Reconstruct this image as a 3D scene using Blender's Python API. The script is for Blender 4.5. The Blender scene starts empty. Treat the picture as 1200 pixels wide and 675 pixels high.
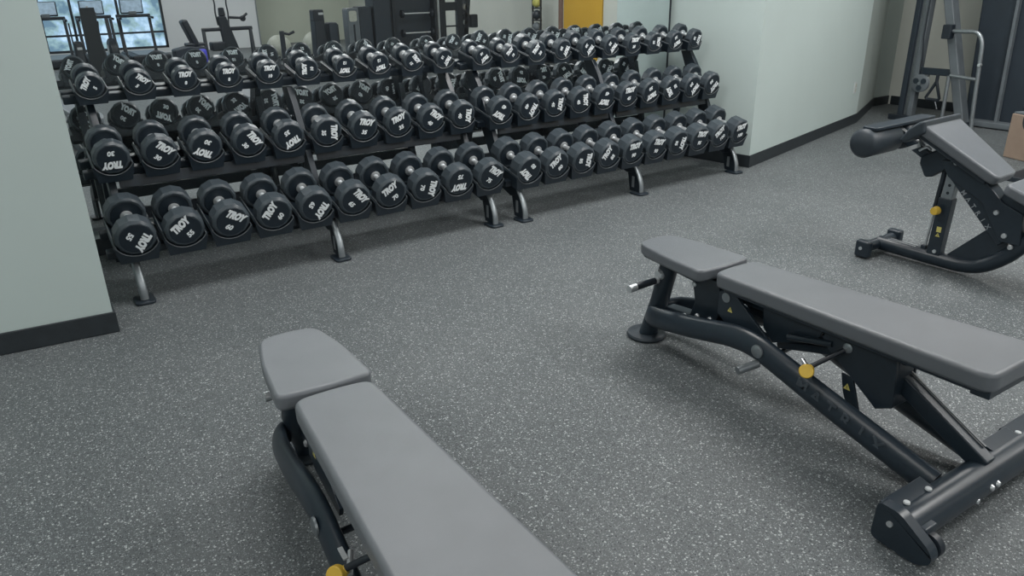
import bpy, bmesh, math, random
from mathutils import Vector, Matrix
S = bpy.context.scene
COL = S.collection
random.seed(4)
PI = math.pi
# ------------------------------------------------------------------ camera, world, lights, exposure
F_PX, PIT, ROLL, YAW = 872.48, 0.3890, -0.0207, 0.5815
CX, CY, CZ = -0.3855, -4.562, 1.5173
fw = Vector((math.sin(YAW)*math.cos(PIT), math.cos(YAW)*math.cos(PIT), -math.sin(PIT)))
r0 = Vector((math.cos(YAW), -math.sin(YAW), 0)); u0 = r0.cross(fw)
rt = math.cos(ROLL)*r0 + math.sin(ROLL)*u0
up = -math.sin(ROLL)*r0 + math.cos(ROLL)*u0
cam = bpy.data.cameras.new('camera'); co = bpy.data.objects.new('camera', cam); COL.objects.link(co)
cam.sensor_width = 36; cam.lens = 36*F_PX/1200; cam.clip_end = 200; cam.clip_start = .02
co.matrix_world = Matrix(((rt.x, up.x, -fw.x, CX), (rt.y, up.y, -fw.y, CY), (rt.z, up.z, -fw.z, CZ), (0, 0, 0, 1)))
S.camera = co
S.view_settings.view_transform = 'Standard'; S.view_settings.look = 'None'
S.view_settings.gamma = 1; S.view_settings.use_curve_mapping = False
S.view_settings.exposure = 0.0
W = bpy.data.worlds.new('world'); S.world = W; W.use_nodes = True
W.node_tree.nodes['Background'].inputs[0].default_value = (.62, .80, 1, 1)
W.node_tree.nodes['Background'].inputs[1].default_value = 1.0
LAMP_W = 46.0
LAMPS = [(-2.2, -3.0, .8), (0.9, -1.5, .9), (3.4, -1.5, 1.6), (6.6, -1.6, 1.1), (-2.2, -6.6, .8), (1.2, -6.6, .6), (4.2, -4.4, 1.9), (7.2, -5.4, 1.),
         (-1, -10.2, 1), (3, -10.2, 1.1), (7, -10.2, 1.1), (0, -14.2, 1), (4, -14.2, 1), (7.6, -14.2, 1.)]
CEIL = 3.1

# ------------------------------------------------------------------ materials
def mat(name, col, rough=.5, metal=0., spec=.5, noise=0., nscale=20, bump=0., bscale=200, emis=None, coat=0):
    m = bpy.data.materials.new(name); m.use_nodes = True; nt = m.node_tree; b = nt.nodes['Principled BSDF']
    b.inputs['Base Color'].default_value = (*col, 1); b.inputs['Roughness'].default_value = rough
    b.inputs['Metallic'].default_value = metal; b.inputs['Specular IOR Level'].default_value = spec
    if coat: b.inputs['Coat Weight'].default_value = coat
    if emis: b.inputs['Emission Color'].default_value = (*emis[0], 1); b.inputs['Emission Strength'].default_value = emis[1]
    tc = nt.nodes.new('ShaderNodeTexCoord')
    if noise:
        n = nt.nodes.new('ShaderNodeTexNoise'); n.inputs['Scale'].default_value = nscale; n.inputs['Detail'].default_value = 4
        r = nt.nodes.new('ShaderNodeValToRGB')
        r.color_ramp.elements[0].position = .3; r.color_ramp.elements[1].position = .7
        r.color_ramp.elements[0].color = (*[c*(1-noise) for c in col], 1)
        r.color_ramp.elements[1].color = (*[min(1, c*(1+noise)) for c in col], 1)
        nt.links.new(tc.outputs['Object'], n.inputs['Vector']); nt.links.new(n.outputs['Fac'], r.inputs['Fac'])
        nt.links.new(r.outputs['Color'], b.inputs['Base Color'])
    if bump:
        n = nt.nodes.new('ShaderNodeTexNoise'); n.inputs['Scale'].default_value = bscale
        bp = nt.nodes.new('ShaderNodeBump'); bp.inputs['Strength'].default_value = bump; bp.inputs['Distance'].default_value = .002
        nt.links.new(tc.outputs['Object'], n.inputs['Vector']); nt.links.new(n.outputs['Fac'], bp.inputs['Height'])
        nt.links.new(bp.outputs['Normal'], b.inputs['Normal'])
    return m
def floor_mat():
    m = bpy.data.materials.new('speckled_rubber'); m.use_nodes = True; nt = m.node_tree; b = nt.nodes['Principled BSDF']
    N = nt.nodes.new; L = nt.links.new
    tc = N('ShaderNodeTexCoord')
    # warp so that flecks are irregular chips
    wn = N('ShaderNodeTexNoise'); wn.inputs['Scale'].default_value = 60; L(tc.outputs['Object'], wn.inputs['Vector'])
    mx = N('ShaderNodeMix'); mx.data_type = 'VECTOR'; mx.inputs['Factor'].default_value = .012
    L(tc.outputs['Object'], mx.inputs['A']); L(wn.outputs['Color'], mx.inputs['B'])
    base = N('ShaderNodeTexNoise'); base.inputs['Scale'].default_value = 1.3; base.inputs['Detail'].default_value = 5
    L(tc.outputs['Object'], base.inputs['Vector'])
    rb = N('ShaderNodeValToRGB'); rb.color_ramp.elements[0].color = (.078, .089, .095, 1); rb.color_ramp.elements[1].color = (.100, .111, .117, 1)
    rb.color_ramp.elements[0].position = .35; rb.color_ramp.elements[1].position = .65
    L(base.outputs['Fac'], rb.inputs['Fac'])
    last = rb.outputs['Color']
    for sc, thr, wid, colr in ((190, .74, .06, (.26, .285, .29)), (130, .84, .04, (.40, .43, .43)), (270, .62, .06, (.19, .21, .215)), (150, .84, .04, (.035, .043, .048))):
        v = N('ShaderNodeTexVoronoi'); v.inputs['Scale'].default_value = sc; L(mx.outputs['Result'], v.inputs['Vector'])
        sp = N('ShaderNodeSeparateColor'); L(v.outputs['Color'], sp.inputs['Color'])
        r = N('ShaderNodeValToRGB'); r.color_ramp.elements[0].position = thr; r.color_ramp.elements[1].position = thr+wid
        r.color_ramp.elements[0].color = (0, 0, 0, 1); r.color_ramp.elements[1].color = (1, 1, 1, 1)
        L(sp.outputs['Red'], r.inputs['Fac'])
        d = N('ShaderNodeMath'); d.operation = 'LESS_THAN'; d.inputs[1].default_value = .42; L(v.outputs['Distance'], d.inputs[0])
        mu = N('ShaderNodeMath'); mu.operation = 'MULTIPLY'; L(r.outputs['Color'], mu.inputs[0]); L(d.outputs[0], mu.inputs[1])
        mc = N('ShaderNodeMix'); mc.data_type = 'RGBA'; L(mu.outputs[0], mc.inputs['Factor']); L(last, mc.inputs['A']); mc.inputs['B'].default_value = (*colr, 1)
        last = mc.outputs['Result']
    L(last, b.inputs['Base Color']); b.inputs['Roughness'].default_value = .55; b.inputs['Specular IOR Level'].default_value = .35
    bn = N('ShaderNodeTexNoise'); bn.inputs['Scale'].default_value = 260; L(tc.outputs['Object'], bn.inputs['Vector'])
    bp = N('ShaderNodeBump'); bp.inputs['Strength'].default_value = .25; bp.inputs['Distance'].default_value = .002
    L(bn.outputs['Fac'], bp.inputs['Height']); L(bp.outputs['Normal'], b.inputs['Normal'])
    return m
def garden_mat():   # a sunlit view outside the far windows: bright sky with soft foliage
    m = bpy.data.materials.new('daylight_outside'); m.use_nodes = True; nt = m.node_tree
    N = nt.nodes.new; L = nt.links.new
    nt.nodes.remove(nt.nodes['Principled BSDF']); out = nt.nodes['Material Output']
    tc = N('ShaderNodeTexCoord'); n = N('ShaderNodeTexNoise'); n.inputs['Scale'].default_value = 2.6; n.inputs['Detail'].default_value = 8
    L(tc.outputs['Object'], n.inputs['Vector'])
    r = N('ShaderNodeValToRGB'); e = r.color_ramp.elements
    e[0].position = .36; e[0].color = (.16, .25, .33, 1); e[1].position = .62; e[1].color = (.62, .78, .95, 1)
    k = e.new(.47); k.color = (.34, .47, .50, 1); k = e.new(.53); k.color = (.40, .55, .72, 1)
    L(n.outputs['Fac'], r.inputs['Fac'])
    em = N('ShaderNodeEmission'); em.inputs['Strength'].default_value = 1.35; L(r.outputs['Color'], em.inputs['Color']); L(em.outputs[0], out.inputs['Surface'])
    return m
M = {}
M['floor'] = floor_mat()
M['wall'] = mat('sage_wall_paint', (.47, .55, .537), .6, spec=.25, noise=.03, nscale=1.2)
M['wall_shade'] = mat('shaded_wall_paint', (.36, .41, .39), .6, spec=.25, noise=.03, nscale=2)  # shade on the alcove wall, put into a darker wall colour
M['wall_beige'] = mat('beige_wall_paint', (.58, .60, .555), .65, spec=.2, noise=.03, nscale=1.2)
M['wall_olive'] = mat('olive_wall_paint', (.52, .55, .47), .65, spec=.2, noise=.03, nscale=1.2)
M['wall_white'] = mat('white_wall_paint', (.66, .68, .70), .6, spec=.2, noise=.02, nscale=1.2)
M['ceiling'] = mat('ceiling_paint', (.62, .64, .64), .8, spec=.1, noise=.02)
M['base'] = mat('rubber_baseboard', (.020, .026, .031), .45, noise=.15)
M['mirror'] = mat('silvered_mirror', (.77, .82, .83), .0, metal=.988)
M['rubber'] = mat('urethane_black', (.050, .064, .076), .32, spec=.5, noise=.12, nscale=30, bump=.15, bscale=150)
M['cap'] = mat('end_cap_black', (.012, .020, .029), .5, spec=.35, noise=.1, nscale=40)
M['ink'] = mat('white_ink', (.82, .86, .88), .5, noise=.03)
M['chrome'] = mat('brushed_chrome', (.66, .69, .71), .36, metal=.75, noise=.05, nscale=60)
M['steel'] = mat('grey_steel', (.30, .33, .35), .38, metal=.8, noise=.08, nscale=40)
M['silver'] = mat('silver_paint', (.34, .37, .39), .4, metal=.4, noise=.06, nscale=40)
M['rack'] = mat('black_powder_coat', (.013, .021, .030), .38, spec=.5, noise=.12, nscale=60)
M['edge'] = mat('worn_edge_and_highlight', (.10, .115, .125), .4, spec=.5, noise=.15, nscale=60)  # worn saddle rims, and the painted highlight on the bench ladder beam
M['vinyl'] = mat('charcoal_vinyl', (.115, .128, .143), .38, spec=.6, noise=.05, nscale=8, bump=.25, bscale=900)
M['vinyl2'] = mat('grey_vinyl', (.148, .163, .180), .38, spec=.6, noise=.05, nscale=8, bump=.25, bscale=900)
M['vinyl_side'] = mat('dark_vinyl_side', (.030, .040, .050), .45, spec=.4, noise=.08, nscale=12, bump=.2, bscale=900)
M['frame'] = mat('dark_frame_enamel', (.017, .027, .038), .33, spec=.5, noise=.08, nscale=50)
M['frame_text'] = mat('grey_frame_lettering', (.060, .075, .090), .35, noise=.05)
M['yellow'] = mat('yellow_plastic', (.72, .47, .06), .4, noise=.05)
M['sticker'] = mat('yellow_warning_label', (.62, .55, .16), .5, noise=.05)
M['white'] = mat('white_plastic', (.50, .53, .54), .45, noise=.04)
M['yellow_wall'] = mat('yellow_ochre_panel', (.62, .36, .035), .6, noise=.05, nscale=2)
M['brown'] = mat('brown_trim', (.23, .14, .11), .5, noise=.1)
M['black'] = mat('black_plastic', (.012, .018, .026), .45, noise=.1, nscale=20)
M['blue_black'] = mat('blue_black_panel', (.020, .030, .042), .5, noise=.1, nscale=6)
M['greymach'] = mat('grey_machine_shroud', (.12, .14, .155), .45, noise=.08, nscale=10)
M['tan'] = mat('tan_plywood', (.33, .245, .19), .6, noise=.1, nscale=6)
M['screen'] = mat('lit_screen', (.3, .38, .45), .3, emis=((.55, .72, .9), .35), noise=.4, nscale=9)
M['blue'] = mat('blue_plastic', (.10, .10, .75), .4, noise=.05)
M['diffuser'] = mat('lit_diffuser', (.9, .9, .9), .6, emis=((1, .98, .95), 1.4), noise=.01)
M['glass'] = mat('window_glass', (.9, .95, .97), .05, noise=0)
_g = M['glass'].node_tree.nodes['Principled BSDF']; _g.inputs['Transmission Weight'].default_value = 1.0; _g.inputs['IOR'].default_value = 1.02
M['pale'] = mat('translucent_pale', (.42, .44, .38), .5, noise=.08)
M['ball_yellow'] = mat('yellow_ball', (.50, .47, .12), .6, noise=.2, nscale=20)
M['outside'] = garden_mat()

# ------------------------------------------------------------------ mesh builder
class MB:
    def __init__(s): s.bm = bmesh.new()
    def box(s, c, d, rot=None, taper=None):
        vs = []
        for x in (-.5, .5):
            for y in (-.5, .5):
                for z in (-.5, .5):
                    v = Vector((x*d[0], y*d[1], z*d[2]))
                    if taper and z > 0: v.x *= taper[0]; v.y *= taper[1]
                    if rot is not None: v = rot @ v
                    vs.append(s.bm.verts.new(v+Vector(c)))
        for f in ((0, 1, 3, 2), (4, 6, 7, 5), (0, 4, 5, 1), (2, 3, 7, 6), (0, 2, 6, 4), (1, 5, 7, 3)):
            s.bm.faces.new([vs[i] for i in f])
        return s
    def bar(s, a, b, w, h, upv=(0, 0, 1)):      # box beam from a to b
        a = Vector(a); b = Vector(b); d = (b-a); L = d.length; d.normalize()
        sd = d.cross(Vector(upv)); sd.normalize(); u = sd.cross(d)
        R = Matrix((sd, d, u)).transposed()
        return s.box((a+b)/2, (w, L, h), R)
    def tube(s, pts, r, seg=12, rz=None, cap=True, upv=(0, 0, 1)):
        pts = [Vector(p) for p in pts]; rings = []
        pu = None
        for i, p in enumerate(pts):
            if i == 0: d = pts[1]-p
            elif i == len(pts)-1: d = p-pts[i-1]
            else: d = (pts[i+1]-p).normalized()+(p-pts[i-1]).normalized()
            d.normalize()
            if pu is None:
                u = Vector(upv)
                if abs(u.dot(d)) > .95: u = Vector((1, 0, 0))
            else: u = pu
            u = (u-d*u.dot(d)).normalized(); pu = u; sd = d.cross(u)
            ri = r[i] if isinstance(r, (list, tuple)) else r
            rr = rz if rz else ri
            rings.append([s.bm.verts.new(p+sd*math.cos(2*PI*k/seg)*ri+u*math.sin(2*PI*k/seg)*rr) for k in range(seg)])
        for a, b in zip(rings, rings[1:]):
            for k in range(seg): s.bm.faces.new((a[k], a[(k+1) % seg], b[(k+1) % seg], b[k]))
        if cap: s.bm.faces.new(rings[0][::-1]); s.bm.faces.new(rings[-1])
        return s
    def lathe(s, prof, seg=24, o=(0, 0, 0), axis='Y', off=0):    # prof: (t along the axis, radius)
        rings = []; o = Vector(o)
        for t, r in prof:
            ring = []
            for k in range(seg):
                a = 2*PI*(k+off)/seg; c, n = math.cos(a)*r, math.sin(a)*r
                v = {'Y': (c, t, n), 'X': (t, c, n), 'Z': (c, n, t)}[axis]
                ring.append(s.bm.verts.new(o+Vector(v)))
            rings.append(ring)
        for a, b in zip(rings, rings[1:]):
            for k in range(seg): s.bm.faces.new((a[k], a[(k+1) % seg], b[(k+1) % seg], b[k]))
        s.bm.faces.new(rings[0][::-1]); s.bm.faces.new(rings[-1])
        return s
    def prism(s, poly, d0, d1, plane='XY'):      # polygon extruded along the third axis from d0 to d1
        def P(a, b, d): return {'XY': (a, b, d), 'XZ': (a, d, b), 'YZ': (d, a, b)}[plane]
        A = [s.bm.verts.new(P(a, b, d0)) for a, b in poly]; B = [s.bm.verts.new(P(a, b, d1)) for a, b in poly]
        n = len(poly)
        for k in range(n): s.bm.faces.new((A[k], A[(k+1) % n], B[(k+1) % n], B[k]))
        s.bm.faces.new(A[::-1]); s.bm.faces.new(B)
        return s
    def mesh(s, name, m, smooth=None, xf=None):
        if xf is not None: s.bm.transform(xf)
        bmesh.ops.recalc_face_normals(s.bm, faces=s.bm.faces)
        me = bpy.data.meshes.new(name); s.bm.to_mesh(me); s.bm.free(); me.materials.append(m)
        if smooth is not None: shade(me, smooth)
        return me
    def build(s, name, m, parent=None, smooth=None, bevel=0, seg=2, xf=None):
        return link(name, s.mesh(name, m, smooth, xf), parent, bevel, seg)
def shade(me, ang):
    for p in me.polygons: p.use_smooth = True
    bm = bmesh.new(); bm.from_mesh(me)
    for e in bm.edges:
        if len(e.link_faces) == 2 and e.calc_face_angle(0) > math.radians(ang): e.smooth = False
    bm.to_mesh(me); bm.free()
def link(name, me, parent=None, bevel=0, seg=2):
    o = bpy.data.objects.new(name, me); COL.objects.link(o)
    if parent is not None: o.parent = parent
    if bevel:
        b = o.modifiers.new('bevel', 'BEVEL'); b.width = bevel; b.segments = seg; b.limit_method = 'ANGLE'; b.angle_limit = math.radians(40)
        b.harden_normals = False
        for p in me.polygons: p.use_smooth = True
        w = o.modifiers.new('normals', 'WEIGHTED_NORMAL'); w.keep_sharp = True
    return o
def tag(o, label=None, cat=None, group=None, kind=None):
    if label: o['label'] = label
    if cat: o['category'] = cat
    if group: o['group'] = group
    if kind: o['kind'] = kind
    return o
def thing(name, label, cat, loc=(0, 0, 0), rz=0, group=None):
    o = bpy.data.objects.new(name, None); COL.objects.link(o); o.location = loc; o.rotation_euler = (0, 0, rz)
    o.empty_display_size = .1
    return tag(o, label, cat, group)
def struct(o): o['kind'] = 'structure'; return o
_txt = {}
def text_mesh(body, size, m, shear=0., fat=0., ext=.0006, xs=1.):
    key = (body, size, m.name, shear, fat, ext, xs)
    if key in _txt: return _txt[key]
    c = bpy.data.curves.new('txt', 'FONT'); c.body = body; c.size = size; c.shear = shear; c.offset = fat; c.extrude = ext
    c.align_x = 'CENTER'; c.align_y = 'CENTER'; c.resolution_u = 3; c.space_character = xs
    o = bpy.data.objects.new('txt', c); COL.objects.link(o)
    bpy.context.view_layer.update()
    me = bpy.data.meshes.new_from_object(o.evaluated_get(bpy.context.evaluated_depsgraph_get()))
    bpy.data.objects.remove(o); bpy.data.curves.remove(c)
    me.materials.clear(); me.materials.append(m); _txt[key] = me
    return me
def arcpts(cx, cy, r, a0, a1, n):
    return [(cx+r*math.cos(math.radians(a0+(a1-a0)*i/n)), cy+r*math.sin(math.radians(a0+(a1-a0)*i/n))) for i in range(n+1)]
def round_poly(poly, r, n=5):
    out = []; N = len(poly)
    rs = r if isinstance(r, (list, tuple)) else [r]*N
    for i in range(N):
        p = Vector(poly[i]); a = (Vector(poly[i-1])-p); b = (Vector(poly[(i+1) % N])-p)
        ri = rs[i]
        da = a.normalized()*ri; db = b.normalized()*ri
        for k in range(n+1):
            t = k/n; out.append(tuple((p+da)*(1-t)**2+p*2*t*(1-t)+(p+db)*t*t))
    return out
def bez(pts, n=6):      # smooth polyline through points (Catmull-Rom)
    P = [Vector(p) for p in pts]; P = [2*P[0]-P[1]]+P+[2*P[-1]-P[-2]]; out = []
    for i in range(1, len(P)-2):
        for k in range(n):
            t = k/n
            out.append(.5*((2*P[i])+(-P[i-1]+P[i+1])*t+(2*P[i-1]-5*P[i]+4*P[i+1]-P[i+2])*t*t+(-P[i-1]+3*P[i]-3*P[i+1]+P[i+2])*t**3))
    out.append(P[-2]); return out

# ------------------------------------------------------------------ the room
XL, XR, YB = -4.0, 8.95, -16.5
MY = 0.48            # front of the mirror
T = .15
struct(MB().box(((XL+XR+.6)/2, -8.2, -.05), (XR-XL+2, 19.6, .1)).build('floor', M['floor']))
struct(MB().box(((XL+XR+.6)/2, -8.2, CEIL+.05), (XR-XL+2, 19.6, .1)).build('ceiling', M['ceiling']))
def wall(name, a, b, m, h=CEIL, t=T, side=1, z0=0):
    a = Vector((*a, 0)); b = Vector((*b, 0)); d = (b-a).normalized(); n = Vector((-d.y, d.x, 0))*side*t
    poly = [(a.x, a.y), (b.x, b.y), (b.x+n.x, b.y+n.y), (a.x+n.x, a.y+n.y)]
    return struct(MB().prism(poly, z0, h).build(name, m))
def skirting(name, pts, side=-1, h=.105, t=.012):
    mb = MB()
    P = [Vector((*p, 0)) for p in pts]
    out = []
    for i, p in enumerate(P):
        ns = []
        if i > 0: d = (p-P[i-1]).normalized(); ns.append(Vector((-d.y, d.x, 0)))
        if i < len(P)-1: d = (P[i+1]-p).normalized(); ns.append(Vector((-d.y, d.x, 0)))
        n = sum(ns, Vector()).normalized(); k = 1/max(.3, n.dot(ns[0]))
        out.append(p+n*side*t*k)
    poly = [(p.x, p.y) for p in P]+[(p.x, p.y) for p in out[::-1]]
    mb.prism(poly, .001, h); return struct(mb.build(name, M['base'], bevel=.004))
wall('wall_back', (-.34, .50), (4.67, .50), M['wall'])
wall('wall_niche', (4.67, .62), (4.82, -.40), M['wall'], side=1, t=.01)
# the solid right of the niche: one prism whose faces are the niche side and the long slanting wall
struct(MB().prism([(4.68, .62), (4.82, -.40), (7.43, .295), (7.43, 1.2), (4.68, 1.2)], 0, CEIL).build('wall_slanting', M['wall']))
bpy.data.objects.remove(bpy.data.objects['wall_niche'])
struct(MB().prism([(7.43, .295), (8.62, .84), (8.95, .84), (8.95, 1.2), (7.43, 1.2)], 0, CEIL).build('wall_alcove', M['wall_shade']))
wall('wall_right', (XR, 1.2), (XR, -17.4), M['wall_beige'], side=1)
# foreground pillar on the left and the left side of the niche
struct(MB().prism([(-.19, -.795), (-.19, -.60), (-.34, -.60), (-.34, .64), (-.5, .64), (-.5, -.45), (XL, -.2), (XL, -.48)], 0, CEIL).build('wall_left_pillar', M['wall']))
wall('wall_left', (XL, -17.4), (XL, -.2), M['wall'], side=1)
skirting('baseboard_left', [(XL+.02, -.48), (-.19, -.795), (-.19, -.60)], side=-1)
skirting('baseboard_right', [(4.705, .44), (4.82, -.40), (7.43, .295), (8.62, .84), (8.95, .84)], side=-1)
skirting('baseboard_far', [(8.95, .80), (8.95, -16.4)], side=-1)
skirting('baseboard_back', [(-.33, .50), (4.67, .50)], side=-1, t=.018)
# window wall behind the camera (seen in the mirror)
WX0, WX1 = -1.6, 3.50
wall('wall_window_sill', (WX1, YB), (WX0, YB), M['wall_white'], h=.12)
wall('wall_window_left', (WX0, YB), (XL, YB), M['wall_white'])
wall('wall_window_head', (WX1, YB), (WX0, YB), M['wall_white'], z0=2.75)
struct(MB().prism([(WX1, YB), (5.90, YB), (5.90, -17.4), (5.75, -17.4), (5.75, YB-.15), (WX1, YB-.15)], 0, CEIL).build('wall_front', M['wall_white']))
wall('wall_front_recess', (XR+.1, -17.4), (5.75, -17.4), M['wall_olive'])
struct(MB().box((5.89, YB+.008, 1.55), (.03, .016, 3.0)).build('trim_1', M['steel']))
def window(n, x0, x1, y, z0, z1, muls, rails):
    fr = MB(); w = .055
    fr.box(((x0+x1)/2, y, z0+w/2), (x1-x0, .08, w)).box(((x0+x1)/2, y, z1-w/2), (x1-x0, .08, w))
    fr.box((x0+w/2, y, (z0+z1)/2), (w, .08, z1-z0)).box((x1-w/2, y, (z0+z1)/2), (w, .08, z1-z0))
    for x in muls: fr.box((x, y, (z0+z1)/2), (w, .07, z1-z0-.02))
    for z in rails: fr.box(((x0+x1)/2, y, z), (x1-x0-.02, .06, .045))
    f = struct(fr.build('window_%d' % n, M['black']))
    g = MB().box(((x0+x1)/2, y-.01, (z0+z1)/2), (x1-x0-.04, .008, z1-z0-.04)).build('glass_pane', M['glass'], f)
window(1, WX0, WX1, YB-.06, .12, 2.75, [-.3, .75, 1.42, 2.45], [.52, 1.75])
struct(MB().box((1, -20.2, 2), (16, .05, 6)).build('exterior_garden_view', M['outside']))
tag(bpy.data.objects['exterior_garden_view'], kind='structure')

# the mirror
mir = thing('wall_mirror', 'large wall mirror behind the dumbbell racks reflecting the gym', 'mirror', (2.16, MY, .18))
MB().box((0, .008, 1.2), (5.0, .008, 2.4)).build('mirror_glass', M['mirror'], mir)
MB().box((0, .015, 1.2), (4.98, .006, 2.38)).build('backing', M['black'], mir)
MB().box((0, .006, -.008), (5.0, .022, .014)).build('bottom_channel', M['steel'], mir)

MB().box((2.50, .006, 1.2), (.005, .022, 2.4)).build('edge_strip', M['black'], mir)
# wall outlet on the slanting wall
wn = Vector((.73, -2.75, 0)).normalized(); wang = math.atan2(.73, 2.75)
t = thing('wall_outlet', 'small white outlet plate on the sage green slanting wall', 'outlet', (7.25, .247, .40), wang)
MB().box((0, -.004, 0), (.075, .008, .12)).build('cover_plate', M['white'], t, bevel=.002)
for dz in (-.025, .025): MB().box((0, -.0095, dz), (.035, .004, .03)).build('socket', M['pale'], t)

# ceiling lights: the room's own lamps
for (x, y, k) in LAMPS:
    t = thing('ceiling_light', 'square lit ceiling light panel set in the gym ceiling', 'ceiling light', (x, y, CEIL), 0, 'ceiling light panels')
    fr = MB()
    for sx in (-1, 1): fr.box((sx*.61, 0, -.02), (.03, 1.25, .04)); fr.box((0, sx*.61, -.02), (1.19, .03, .04))
    fr.build('frame', M['white'], t)
    MB().box((0, 0, -.012), (1.19, 1.19, .02)).build('diffuser', M['diffuser'], t)
    l = bpy.data.lights.new('lamp', 'AREA'); l.shape = 'SQUARE'; l.size = 1.15; l.energy = LAMP_W*k; l.color = (1, .985, .96)
    lo = bpy.data.objects.new('lamp', l); COL.objects.link(lo); lo.parent = t; lo.location = (0, 0, -.03)

# ------------------------------------------------------------------ dumbbells
LOGO = dict(shear=.35, ext=.0006)
def head_mesh(R, h, sides):
    # local: outer face at y=0, inner face at y=h
    c = .012 if R > .08 else .008
    prof = [(.003, R*.60), (.003, R*.80), (0, R*.82), (0, R*.86), (c, R), (h-c*.8, R), (h, R*.90), (h, R*.80), (h-.006, R*.77), (h-.006, R*.2)]
    mb = MB(); mb.lathe(prof, sides, off=.5)
    return mb.mesh('head', M['rubber'], 24)
_cache = {}
def dumbbell_parts(R, h, L, lbs):
    key = (R, h, L, lbs)
    if key in _cache: return _cache[key]
    sides = 12 if R > .07 else 24
    hd = head_mesh(R, h, sides)
    cap = MB().lathe([(-.0008, R*.01), (-.0008, R*.78), (.001, R*.80), (.004, R*.80)], 36).mesh('end_cap', M['cap'], 30)
    inner = MB().lathe([(h-.008, R*.2), (h-.003, R*.72), (h+.001, R*.74), (h+.001, R*.28)], 32).mesh('inner_disc', M['cap'], 30)
    hr = .0165 if R < .08 else .018
    hl = L-2*h
    hp = [(0, hr*.9)]; hp += [(hl*.08, hr*.9), (hl*.2, hr*.92), (hl*.5, hr*1.12), (hl*.8, hr*.92), (hl*.92, hr*.9), (hl, hr*.9)]
    hnd = MB().lathe(hp, 20).mesh('handle', M['chrome'], 40)
    col = MB().lathe([(-.001, hr*1.7), (.010, hr*1.7), (.014, hr*1.2)], 20).mesh('collar', M['chrome'], 40)
    logo = text_mesh('TROY', R*.375, M['ink'], shear=.28, fat=R*.031, ext=.0006, xs=1.02)
    num = text_mesh(lbs, R*.38, M['ink'], shear=.15, fat=R*.018, ext=.0006)
    _cache[key] = (hd, cap, inner, hnd, col, logo, num)
    return _cache[key]
def flatrot(me, R): pass
RX90 = Matrix.Rotation(PI/2, 4, 'X'); RZ180 = Matrix.Rotation(PI, 4, 'Z')
def dumbbell(P, tilt, yaw, theta, R, h, L, lbs, label):
    root = bpy.data.objects.new('dumbbell', None); COL.objects.link(root); root.empty_display_size = .05
    tag(root, label, 'dumbbell', 'dumbbells on the two racks')
    # P = centre of the front face
    Rm = Matrix.Rotation(yaw, 4, 'Z') @ Matrix.Rotation(tilt, 4, 'X') @ Matrix.Rotation(-math.radians(theta), 4, 'Y')
    root.matrix_world = Matrix.Translation(P) @ Rm
    hd, cap, inner, hnd, col, logo, num = dumbbell_parts(R, h, L, lbs)
    for end in (0, 1):
        H = link('head', hd, root)
        H.matrix_local = Matrix.Identity(4) if end == 0 else (Matrix.Translation((0, L, 0)) @ RZ180)
        link('end_cap', cap, H); link('inner_disc', inner, H)
        o = link('brand_logo', logo, H); o.matrix_local = Matrix.Translation((0, -.0018, R*.37)) @ Matrix.Scale(1.45, 4, (0, 0, 1)) @ RX90
        o = link('weight_number', num, H); o.matrix_local = Matrix.Translation((0, -.0018, -R*.34)) @ RX90
    o = link('handle', hnd, root); o.location = (0, h, 0)
    k = link('collar', col, root); k.location = (0, h, 0)
    k = link('collar', col, root); k.matrix_local = Matrix.Translation((0, L-h, 0)) @ RZ180
    return root

SP = .235
GAP = .0534
R2Y, R2YAW = -.0208, .0189
TIERS = {   # front y, centre z, tilt, dx
 'top': (0., 1.058, math.radians(12), 0), 'middle': (-.212, .710, math.radians(13), .0053), 'bottom': (-.544, .363, math.radians(15), .0026)}
def tpos(tier, i):
    y, z, tl, dx = TIERS[tier]
    if i < 10: return Vector((SP*i+dx, y, z)), 0.
    x0 = SP*10+GAP
    return Vector((x0+SP*(i-10)*1.0+dx, y+R2Y+SP*(i-10)*math.sin(R2YAW), z)), R2YAW
ANG = {
 'top': [60, -40, 0, 0, 0, 90, 180, 195, -50, -120, -140, 50, 55, -110, -125, -125, 0, -85, -150, -100],
 'middle': [180, -40, 155, -55, 210, -90, -12, 22, -38, -92, 150, -115, -90, -78, 170, 5, 205, 130, -125, -130],
 'bottom': [-125, 40, -32, 55, -125, -50, 35, -100, 180, -35, 135, 45, -90, 60, 5, -10, -95, -5, 45, 10]}
LBS = {
 'top': '5 5 8 8 10 10 12 12 15 15 18 18 20 20 20 25 25 25 25 25'.split(),
 'middle': '30 30 30 30 35 35 35 35 40 40 40 40 45 45 45 45 50 50 50 50'.split(),
 'bottom': '55 55 60 60 65 65 70 70 75 75 80 80 85 85 90 90 95 95 100 100'.split()}
ORD = ['first', 'second', 'third', 'fourth', 'fifth', 'sixth', 'seventh', 'eighth', 'ninth', 'tenth']
def dims(tier, i):
    if tier == 'top':
        if i < 10: return (.067-.0004*i, .052, .205)
        if i < 12: return (.061, .055, .21)
        return (.0725, .065, .235)
    if tier == 'middle': return (.0905, .072 if i < 10 else .078, .28 if i < 10 else .29)
    return (.100, .090 if i < 10 else .105, .335 if i < 10 else .35)
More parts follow.
